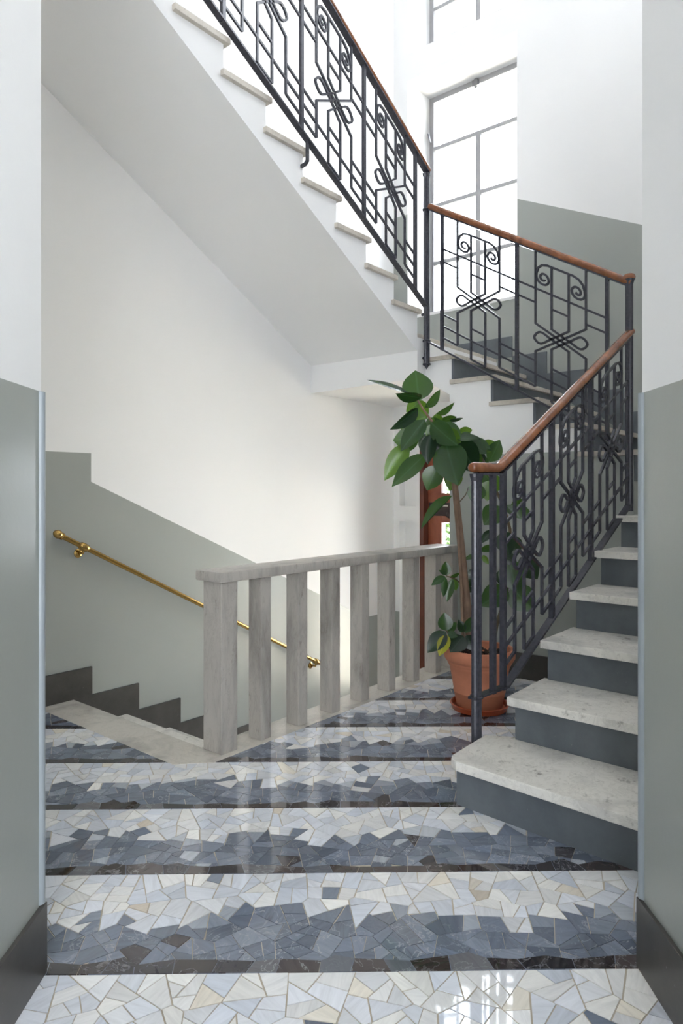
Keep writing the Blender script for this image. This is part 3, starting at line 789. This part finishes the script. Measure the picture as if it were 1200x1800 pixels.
# railing of the second flight (along Y at X = 4.08)
CX = 4.085; CN = (CX, 1.238); N2 = (CX, 2.612)
r2 = empty('stair_railing', (CX, 1.93, 1.5))
bz2 = lambda y: 2.262 - 0.600 * (2.607 - y)
hz2 = lambda y: 3.198 - 0.589 * (2.574 - y)
ps = [2.486, 1.930, 1.362]
for a, b in zip(ps, ps[1:]): panel(r2, (CX, a), (CX, b), bz2(a), bz2(b), hz2(a) - .028, hz2(b) - .028)
for y in ps: post(r2, (CX, y), bz2(y) - 0.005, hz2(y) - 0.02)
for ya, yb_, lst in ((2.60, 2.486, ()), (1.362, 1.25, ())):
    pass
flat_bar(r2, [(CX, 2.60, bz2(2.60)), (CX, 1.25, bz2(1.25))], hw=0.012, ht=0.006)
flat_bar(r2, [(CX, 2.59, hz2(2.59) - .026), (CX, 1.25, hz2(1.25) - .026)], 'top_rail', 0.016, 0.004)
wood_rail(r2, [(CX, 2.585, hz2(2.585)), (CX, 1.225, hz2(1.225))], 0.023, 0.024)
newel(r2, CN, 1.09, 2.425, tip=False); 
mb = MB(); mb.lathe([(0.034, 2.425), (0.036, 2.437), (0.03, 2.452), (0.012, 2.46)], (CN[0], CN[1], 0), 14); reparent(mb.build('newel_cap', M_RAILWOOD, smooth=True), r2)
tag(r2, 'wrought-iron railing with scrolls and brown handrail below the window, middle of three', 'railing', 'wrought-iron stair railings')

# railing of the third flight (along X at Y = 2.61)
CY = 2.612
r3 = empty('stair_railing', (3.2, CY, 2.6))
bz3 = lambda x: 2.503 + 0.5545 * (4.08 - x)
hz3 = lambda x: 3.478 + 0.566 * (4.09 - x)
ps = [3.94, 3.365, 2.795, 2.228, 1.66, 1.09]
for a, b in zip(ps, ps[1:]): panel(r3, (a, CY), (b, CY), bz3(a), bz3(b), hz3(a) - .03, hz3(b) - .03, 0.110, 0.096)
for x in ps: post(r3, (x, CY), bz3(x) - 0.005, hz3(x) - 0.02)
flat_bar(r3, [(4.075, CY, bz3(4.075)), (1.0, CY, bz3(1.0))])
flat_bar(r3, [(4.10, CY, hz3(4.10) - .026), (1.0, CY, hz3(1.0) - .026)], 'top_rail', 0.022, 0.004)
wood_rail(r3, [(4.105, CY, hz3(4.105)), (1.0, CY, hz3(1.0))], 0.021, 0.024)
newel(r3, N2, 2.10, 3.445)
for z in (3.19, 2.265, 2.10): clamp(r3, (N2[0], N2[1], z), None)
for zz, dx in ((2.15, 0.0), (2.46, 0.0)):
    mb = MB(); mb.lathe([(0.011, 0), (0.011, 0.05)], (N2[0], N2[1], zz), 8, axis=(0.35, 1, 0)); reparent(mb.build('wall_pin', M_IRON), r3)
# wall ties of the bottom rail
for x in (2.845, 1.55):
    z = bz3(x)
    mb = MB(); mb.sweep([(x, CY, z), (x, CY, z - 0.115), (x - 0.004, CY + 0.012, z - 0.132), (x - 0.012, Y3 + 0.004, z - 0.142)], SQ(0.008), (1, 0, 0.02)); reparent(mb.build('wall_tie', M_IRON), r3)
tag(r3, 'wrought-iron railing with scrolls along the upper flight, highest of three', 'railing', 'wrought-iron stair railings')

# railing of the first flight
r1 = empty('stair_railing', (3.2, 1.3, 0.4))
NA = Vector((2.555, 1.388)); NB = Vector(CN); dl = (NB - NA).normalized()
def onrail(u):
    r = (u - 600.0) / FPX; d = Vector((cT + r * sT, sT - r * cT))      # plan direction
    den = d.x * dl.y - d.y * dl.x
    t = (NA.x * dl.y - NA.y * dl.x) / den
    return d * t
U = [onrail(u) for u in (866, 884, 969.5, 1038)] + [NB.copy()]
sd = lambda p: (p - NA).dot(dl)
s0 = sd(U[1])
bz1 = lambda p: 0.345 + max(0.0, sd(p) - s0 - 0.02) * 0.597
hz1 = lambda p: 1.302 + max(0.0, sd(p) - s0 + 0.03) * 0.600
for a, b in zip(U[1:], U[2:]): panel(r1, a, b, bz1(a), bz1(b), hz1(a) - .03, hz1(b) - .03, 0.108, 0.094)
for p in U[:4]: post(r1, p, bz1(p) - 0.012, hz1(p) - 0.02, 0.0115, dirv=(dl.x, dl.y, 0))
v3d = lambda p, z: Vector((p.x, p.y, z))
q1 = NA + dl * (s0 + 0.02); q2 = NA + dl * (s0 - 0.03)
flat_bar(r1, [v3d(NA - dl * 0.035, 0.345), v3d(q1, 0.345), v3d(NB, bz1(NB))])
flat_bar(r1, [v3d(NA, 1.276), v3d(q2, 1.276), v3d(NB, hz1(NB) - .027)], 'top_rail', 0.017, 0.004)
wood_rail(r1, [v3d(NA - dl * 0.042, 1.302), v3d(NA - dl * 0.040, 1.302), v3d(NA - dl * 0.033, 1.302), v3d(NA - dl * 0.018, 1.303), v3d(q2 - dl * 0.03, 1.303), v3d(q2 + dl * 0.0, 1.310), v3d(q2 + dl * 0.04, 1.332), v3d(NB + dl * 0.02, hz1(NB) + 0.008)], 0.0225, 0.026, taper=[.3, .62, .86, 1, 1, 1, 1, 1])
newel(r1, NA, 0.15, 1.276)
clamp(r1, (NA.x, NA.y, 0.345), None)
mb = MB(); mb.lathe([(0.010, 0), (0.010, 0.06)], (NA.x, NA.y, 0.155), 8, axis=(0, -1, 0)); reparent(mb.build('wall_pin', M_IRON), r1)
tag(r1, 'wrought-iron railing with scrolls and fluted newel on the lowest flight', 'railing', 'wrought-iron stair railings')

# ------------------------------------------------------------------ windows
def window(name, z0, z1, rows, label, mull_rows):
    w = empty(name, (XW + 0.40, 3.02, z0)); struct(w, label)
    xg = XW + 0.395; ft = 0.028
    def bar(nm, a, b, mat=M_WINFRAME):
        mb = MB(); mb.box(a, b); return reparent(mb.build(nm, mat, bevel=0.002), w)
    bar('frame_side', (xg - .02, WY1 - .045, z0), (xg + .03, WY1, z1)); bar('frame_side', (xg - .02, WY0, z0), (xg + .03, WY0 + .045, z1))
    bar('frame_head', (xg - .02, WY0 + .045, z1 - .05), (xg + .03, WY1 - .045, z1)); bar('frame_sill', (xg - .02, WY0 + .045, z0), (xg + .03, WY1 - .045, z0 + .03))
    ym = (WY0 + WY1) / 2 + 0.02
    for z in rows: bar('transom', (xg - .015, WY0 + .045, z - .018), (xg + .02, WY1 - .045, z + .018))
    mz = rows[-1] if mull_rows else z1 - .05
    bar('mullion', (xg - .018, ym - .024, z0 + .03), (xg + .022, ym + .024, mz - .018 if mull_rows else mz))
    zz = [z0 + .03] + list(rows) + [z1 - .05]
    for i in range(len(zz) - 1):
        split = (i < len(zz) - 2) or not mull_rows
        for a, b in (((WY0 + .045, ym - .024), (ym + .024, WY1 - .045)) if split else ((WY0 + .045, WY1 - .045),)):
            mb = MB(); mb.box((xg, a, zz[i] + .018), (xg + .004, b, zz[i + 1] - .018)); reparent(mb.build('pane', M_GLASS), w)
    return w, xg, bar
w1, xg, bar = window('window_1', 2.82, 5.0, (3.40, 3.955, 4.505), 'tall steel-framed stairwell window with blown-out daylight', True)
mb = MB(); mb.lathe([(0.007, 2.9), (0.007, 4.0)], (xg - .035, WY1 - .05, 0), 10); reparent(mb.build('espagnolette_rod', M_BOLT, smooth=True), w1)
mb = MB(); mb.sweep([(xg - .05, WY1 - .03, 4.56), (xg - .065, WY1 - .03, 4.58), (xg - .07, WY1 - .02, 4.64)], SQ(0.007), (0, 1, 0)); reparent(mb.build('window_handle', M_BOLT), w1)
mb = MB(); mb.box((xg - .045, 3.03, 4.93), (xg - .018, 3.09, 4.985)); mb.lathe([(0.012, -0.05), (0.016, 0), (0.016, 0.035)], (xg - .03, 3.06, 4.96), 10); reparent(mb.build('latch', M_BOLT, bevel=0.003), w1)
window('window_2', 5.25, 7.35, (5.85, 6.5), 'upper steel-framed stairwell window at the top edge', False)
mb = MB(); mb.box((XW - 0.005, WY0 + 0.001, 2.795), (XW + 0.375, WY1 - 0.001, 2.8205)); struct(mb.build('trim_3', M_WHITE), 'white sill inside the tall window')

# ------------------------------------------------------------------ entrance door in the lower hall
dr = empty('door_1', (XW + 0.1, 2.97, ZL)); struct(dr, 'reddish wooden glazed door at the end of the lower passage')
def dbar(nm, y0, y1, z0, z1, x0=XW + 0.07, x1=XW + 0.12, mat=M_DOORWOOD):
    mb = MB(); mb.box((x0, y0, z0), (x1, y1, z1)); return reparent(mb.build(nm, mat, bevel=0.004), dr)
dbar('jamb', 3.390, 3.434, ZL, 1.70, XW + 0.0, XW + 0.16, M_DOORDARK); dbar('jamb', 2.50, 2.544, ZL, 1.70, XW + 0.0, XW + 0.16, M_DOORDARK)
dbar('head_frame', 2.544, 3.390, 1.65, 1.70, XW + 0.0, XW + 0.16, M_DOORDARK)
dbar('stile', 3.245, 3.388, ZL + .005, 1.648); dbar('stile', 2.546, 2.70, ZL + .005, 1.648)
dbar('rail', 2.70, 3.245, 0.925, 1.19); dbar('rail', 2.70, 3.245, 1.55, 1.648); dbar('rail', 2.70, 3.245, ZL + .005, -0.75)
for z0, z1 in ((1.19, 1.55), (-0.75, 0.925)):
    mb = MB(); mb.box((XW + 0.09, 2.70, z0), (XW + 0.096, 3.245, z1)); reparent(mb.build('pane', M_GLASS), dr)
for y0, y1 in ((1.565, 1.70), (2.31, 2.455)): dbar('stile', y0, y1, ZL + .005, 1.185)  # unseen second leaf, its glazing added to bring daylight into the lower hall
dbar('rail', 1.70, 2.31, 0.925, 1.185); dbar('rail', 1.70, 2.31, ZL + .005, -0.75)
mb = MB(); mb.box((XW + 0.09, 1.70, -0.75), (XW + 0.096, 2.31, 0.925)); reparent(mb.build('pane', M_GLASS), dr)
pl = dbar('letter_plate', 2.98, 3.40 - 0.03, 0.985, 1.105, XW + 0.058, XW + 0.07, M_PLATE)
mb = MB(); mb.box((XW + 0.0565, 3.17, 1.07), (XW + 0.058, 3.30, 1.082)); reparent(mb.build('plate_mark', M_MARK), dr)
mb = MB(); mb.lathe([(0.02, 0), (0.02, 0.03), (0.032, 0.04), (0.032, 0.06), (0.015, 0.075)], (XW + 0.07, 3.13, 1.0), 16, axis=(-1, 0, 0)); reparent(mb.build('knob', M_PLATE, smooth=True), dr)

# ------------------------------------------------------------------ outside the door: garden path and shrubs
mb = MB(); mb.box((XW + TK, -3, ZL - 0.2), (20, 12, ZL - 0.03)); struct(mb.build('ground_garden', M_PATH), 'pale garden ground outside the door')
def leaf_mesh(name, L=1.0, Wd=0.5, fold=0.10, droop=0.12, nL=8):
    mb = MB(); rows = []
    for i in range(nL + 1):
        t = i / nL; wv = Wd / 2 * (max(0.0, math.sin(math.pi * t ** 0.85)) ** 0.75) if 0 < i < nL else 0.0
        if i == 0: wv = 0.012
        zc = -droop * (t ** 2)
        rows.append([(t * L, s_ * wv, zc + fold * abs(s_) * wv * 2) for s_ in (-1, -0.5, 0, 0.5, 1)])
    rows[-1] = [(L * 1.03, s_ * 0.004, -droop * 1.06) for s_ in (-1, -.5, 0, .5, 1)]
    for r in rows: mb.v += r
    for i in range(nL):
        for j in range(4):
            mb.f.append((i * 5 + j, (i + 1) * 5 + j, (i + 1) * 5 + j + 1, i * 5 + j + 1)); mb.m.append(0)
    me = bpy.data.meshes.new(name); me.from_pydata(mb.v, [], mb.f)
    me.polygons.foreach_set('use_smooth', [True] * len(me.polygons)); me.update(); return me
def shrub(x, y, h, rad, n, label, seed):
    rnd = random.Random(seed); root = empty('garden_shrub', (x, y, ZL - 0.03)); tag(root, label, 'shrub')
    mb = MB()
    for k in range(5):
        a = rnd.uniform(0, 6.28); e = Vector((x + math.cos(a) * rad * .5, y + math.sin(a) * rad * .5, ZL + h * .75))
        mb.sweep([(x, y, ZL - 0.03), ((x + e.x) / 2 + .03, (y + e.y) / 2, ZL + h * .35), e], SQ(0.012), (0.3, 1, 0))
    reparent(mb.build('stem', M_STEM), root)
    mb = MB()
    for k in range(n):
        a, b, rr = rnd.uniform(0, 6.28), rnd.uniform(-1, 1), rnd.uniform(0.55, 1) ** .5
        c = Vector((x + rad * rr * math.cos(a) * math.sqrt(1 - b * b), y + rad * rr * math.sin(a) * math.sqrt(1 - b * b), ZL + h * (.55 + .45 * rr * b)))
        d = Vector((rnd.uniform(-1, 1), rnd.uniform(-1, 1), rnd.uniform(-.6, .8))).normalized() * rnd.uniform(.10, .17)
        s_ = d.orthogonal().normalized() * d.length * .30
        mb.poly([c, c + d * .5 + s_, c + d, c + d * .5 - s_])
    o = reparent(mb.build('foliage', M_SHRUB, fix=False), root); o['kind'] = 'stuff'
shrub(8.4, 5.0, 2.4, 0.75, 2600, 'light green garden shrub seen through the door glass', 1)
shrub(10.6, 6.6, 3.2, 0.9, 2600, 'taller green garden shrub farther behind the door glass', 2)

# ------------------------------------------------------------------ rubber plant in its pot
PX, PY = 3.40, 1.83; PD = PX * cT + PY * sT
sau = MB(); sau.lathe([(0.12, 0.0), (0.150, 0.004), (0.158, 0.030), (0.163, 0.034), (0.158, 0.038), (0.150, 0.034), (0.145, 0.012), (0.01, 0.012)], (PX, PY, 0.0005), 36)
o = sau.build('plant_saucer', M_SAUCER, smooth=True); tag(o, 'round terracotta saucer under the plant pot', 'saucer')
pot = empty('plant_pot', (PX, PY, 0.0125)); tag(pot, 'terracotta pot with rolled rim holding the rubber plant', 'pot')
mb = MB(); mb.lathe([(0.01, 0.0135), (0.118, 0.0135), (0.124, 0.02), (0.140, 0.10), (0.1425, 0.102), (0.1425, 0.108), (0.1405, 0.112), (0.163, 0.235), (0.166, 0.240), (0.166, 0.250), (0.172, 0.252), (0.176, 0.262), (0.176, 0.268), (0.183, 0.272), (0.194, 0.290), (0.195, 0.325), (0.190, 0.338), (0.180, 0.341), (0.171, 0.335), (0.166, 0.300), (0.160, 0.295), (0.01, 0.294)], (PX, PY, 0), 48)
reparent(mb.build('pot_body', M_TERRA, smooth=True), pot)
rnd = random.Random(3); mb = MB()
for i in range(420):
    a = rnd.uniform(0, 6.28); r = 0.158 * math.sqrt(rnd.random()); c = Vector((PX + r * math.cos(a), PY + r * math.sin(a), 0.296 + rnd.uniform(0, .012))); s_ = rnd.uniform(.004, .011)
    mb.lathe([(s_ * .5, -s_ * .6), (s_, 0), (s_ * .4, s_ * .7)], c, 5, axis=(rnd.uniform(-1, 1), rnd.uniform(-1, 1), 1))
o = reparent(mb.build('soil', M_SOIL, fix=False), pot); o['kind'] = 'stuff'
plant = empty('rubber_plant', (PX, PY, 0.30)); tag(plant, 'tall rubber plant with big glossy oval leaves and leaning trunk', 'plant')
def stem(nm, pts, radii, mat):
    mb = MB(); P = [atd(u, v, PD + dd) for u, v, dd in pts]
    mb.sweep(P, [(math.cos(k * math.pi / 5), math.sin(k * math.pi / 5)) for k in range(10)], (0.6, 0.8, 0.1), taper=radii)
    return reparent(mb.build(nm, mat, smooth=True), plant)
stem('trunk', [(829, 1136, -.02), (824, 1100, -.02), (818, 1040, -.02), (810, 960, -.02), (803, 890, -.01), (798, 843, -.01), (790, 800, 0), (778, 765, 0), (757, 738, 0), (744, 720, 0), (732, 700, 0)], [.028, .026, .023, .021, .019, .017, .010, .009, .007, .006, .005], M_BARK)
stem('stake', [(814, 1136, -.05), (811, 1040, -.05), (805, 930, -.05), (800, 850, -.04)], [.009, .009, .009, .008], M_BARK)
stem('branch', [(866, 1134, .02), (872, 1100, .03), (888, 1050, .06), (898, 985, .07), (896, 930, .06), (885, 890, .05), (868, 855, .05), (852, 815, .04), (835, 785, .03), (815, 768, .02)], [.013, .012, .010, .010, .009, .009, .008, .007, .006, .005], M_STEM)
stem('twig', [(813, 1028, 0), (800, 1018, -.03), (784, 1012, -.05)], [.004, .004, .003], M_STEM)
stem('twig', [(806, 884, 0), (818, 870, .02), (823, 858, .02)], [.003, .003, .002], M_STEM)
stem('twig', [(797, 1136, -.06), (790, 1118, -.07), (784, 1108, -.08)], [.005, .005, .004], M_STEM)
stem('twig', [(818, 1138, -.06), (816, 1122, -.07), (815, 1110, -.07)], [.005, .005, .004], M_STEM)
LM = {n_: leaf_mesh('leaf', 1.0, 0.5, f, dr_) for n_, f, dr_ in (('a', .14, .10), ('b', .30, .16), ('c', .06, .05))}
VIEW = cw(0, 1)
LV = {}
def leaf(bu, bv, tu, tv, wpx, d0=0.0, d1=0.0, mat='n', roll=0.0, kind='a'):
    b = atd(bu, bv, PD + d0); t = atd(tu, tv, PD + d1); x = t - b; L = x.length * 1.1; x.normalize()
    wd = wpx / FPX * PD * 1.32
    nv = -(b - Vector((0, 0, CH))).normalized(); nv = (nv - x * nv.dot(x)).normalized()
    nv = Matrix.Rotation(roll, 3, x) @ nv
    y = nv.cross(x).normalized()
    key = (kind, mat)
    if key not in LV:
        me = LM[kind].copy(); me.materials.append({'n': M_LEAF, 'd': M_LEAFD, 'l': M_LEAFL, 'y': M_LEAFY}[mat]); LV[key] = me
    o = bpy.data.objects.new('leaf', LV[key]); COL.objects.link(o)
    sy = wd / 0.5
    m = Matrix(((x.x * L, y.x * sy, nv.x * L * .8, b.x), (x.y * L, y.y * sy, nv.y * L * .8, b.y), (x.z * L, y.z * sy, nv.z * L * .8, b.z), (0, 0, 0, 1)))
    o.parent = plant; o.matrix_parent_inverse = Matrix.Translation(-Vector(plant.location)); o.matrix_basis = m
for a in [
    (736, 704, 731, 656, 42, 0, .02, 'n', .15), (741, 699, 702, 696, 22, -.01, -.10, 'd', -.9), (722, 692, 655, 668, 16, 0, -.05, 'd', 1.15, 'c'),
    (746, 716, 774, 689, 15, 0, .04, 'n', .6, 'b'), (766, 727, 798, 712, 13, .02, .06, 'n', .8, 'b'), (734, 703, 748, 733, 20, .02, .03, 'l', .3),
    (738, 706, 716, 722, 18, .02, .04, 'l', .2), (734, 718, 696, 752, 19, -.01, -.08, 'd', -.6, 'b'), (748, 733, 711, 746, 30, .03, .06, 'l', .1),
    (746, 738, 709, 784, 26, -.02, -.10, 'n', .35), (737, 770, 696, 773, 33, .02, .03, 'n', .1), (716, 780, 680, 836, 27, .02, .0, 'l', .15),
    (747, 799, 696, 846, 25, -.02, -.10, 'n', .3), (769, 818, 752, 857, 29, .02, .03, 'n', .1), (757, 764, 751, 808, 22, -.03, -.07, 'd', .3, 'b'),
    (757, 743, 796, 778, 30, -.04, -.12, 'n', .3), (783, 778, 800, 842, 46, -.05, -.14, 'n', .15), (778, 762, 806, 776, 26, -.01, -.03, 'l', .2),
    (778, 745, 808, 762, 20, .0, -.02, 'n', -.7), (802, 762, 828, 757, 15, .03, .06, 'l', .3), (802, 772, 839, 768, 16, -.02, -.05, 'n', -.9),
    (822, 774, 852, 794, 22, .0, -.04, 'n', -.6), (846, 790, 868, 778, 18, .03, .05, 'l', .2), (860, 812, 877, 777, 22, .04, .05, 'n', .2),
    (803, 772, 832, 824, 40, .0, -.04, 'd', .3), (834, 792, 842, 818, 15, .03, .03, 'l', .1), (802, 824, 791, 858, 26, .03, .02, 'l', .3),
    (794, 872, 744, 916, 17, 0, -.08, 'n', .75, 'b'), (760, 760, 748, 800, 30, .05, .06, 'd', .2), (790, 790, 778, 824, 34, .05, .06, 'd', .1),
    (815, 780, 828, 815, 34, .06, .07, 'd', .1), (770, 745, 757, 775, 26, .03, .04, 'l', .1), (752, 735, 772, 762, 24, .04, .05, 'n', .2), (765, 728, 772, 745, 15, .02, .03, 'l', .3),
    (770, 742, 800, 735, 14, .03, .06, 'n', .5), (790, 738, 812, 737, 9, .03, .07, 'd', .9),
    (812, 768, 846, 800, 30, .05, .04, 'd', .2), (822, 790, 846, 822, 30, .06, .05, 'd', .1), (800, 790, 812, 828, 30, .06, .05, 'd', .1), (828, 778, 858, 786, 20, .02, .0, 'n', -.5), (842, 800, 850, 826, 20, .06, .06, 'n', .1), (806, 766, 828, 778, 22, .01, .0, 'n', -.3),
    (745, 768, 760, 800, 22, .04, .04, 'd', .1), (790, 765, 772, 800, 28, .03, .02, 'd', .2), (728, 728, 708, 756, 20, .05, .05, 'l', .1),
    (842, 850, 832, 880, 26, .02, .02, 'n', .1), (858, 845, 856, 876, 26, .04, .03, 'l', .1), (874, 836, 872, 862, 18, .05, .05, 'l', .3), (850, 832, 866, 852, 20, .05, .05, 'n', .2),
    (878, 890, 854, 918, 30, .03, .0, 'n', .1), (888, 888, 914, 908, 20, .02, -.05, 'n', -.8), (897, 890, 922, 884, 18, .05, .08, 'n', .2), (905, 893, 932, 906, 18, .05, .03, 'n', -.6),
    (864, 932, 848, 951, 12, .04, .0, 'd', .3), (884, 934, 893, 972, 28, .04, .0, 'd', .2), (897, 942, 908, 972, 24, .06, .04, 'd', .1), (868, 962, 846, 967, 11, .05, .02, 'n', .4),
    (848, 976, 857, 990, 8, .04, .02, 'l', .2), (838, 998, 822, 1030, 18, .04, .02, 'd', .2), (832, 1034, 823, 1040, 8, .04, .02, 'd', .2), (884, 976, 905, 988, 18, .06, .04, 'd', .2),
    (895, 985, 906, 1034, 38, .06, .02, 'n', .1), (914, 980, 941, 1014, 30, .07, .05, 'd', .1), (892, 1034, 850, 1060, 34, .05, .0, 'n', .2), (898, 1032, 934, 1070, 38, .05, .0, 'n', .15),
    (842, 975, 818, 982, 8, .03, .0, 'n', .5), (880, 1000, 888, 1030, 20, .07, .07, 'd', .1),
    (784, 1012, 783, 990, 13, -.05, -.05, 'n', .2), (782, 1013, 761, 1026, 11, -.05, -.08, 'n', .4), (783, 1015, 779, 1046, 10, -.05, -.05, 'n', .3), (795, 1018, 786, 1053, 12, -.04, -.06, 'n', .2),
    (796, 1018, 801, 1036, 11, -.03, -.03, 'l', .1), (790, 1015, 807, 1009, 6, -.04, -.02, 'n', .6), (783, 1010, 773, 1003, 6, -.05, -.06, 'n', .5),
    (784, 1109, 781, 1081, 20, -.08, -.08, 'n', .1), (783, 1110, 755, 1142, 23, -.08, -.12, 'd', .2), (786, 1116, 773, 1148, 17, -.09, -.14, 'y', .2), (786, 1110, 801, 1096, 11, -.07, -.05, 'n', .2),
    (786, 1113, 802, 1118, 11, -.08, -.10, 'n', -.4), (815, 1112, 807, 1092, 12, -.07, -.07, 'd', .2), (817, 1112, 831, 1086, 14, -.07, -.06, 'n', .3), (814, 1118, 794, 1142, 26, -.07, -.12, 'd', .2), (818, 1118, 836, 1140, 20, -.07, -.10, 'd', .2),
]: leaf(*a)
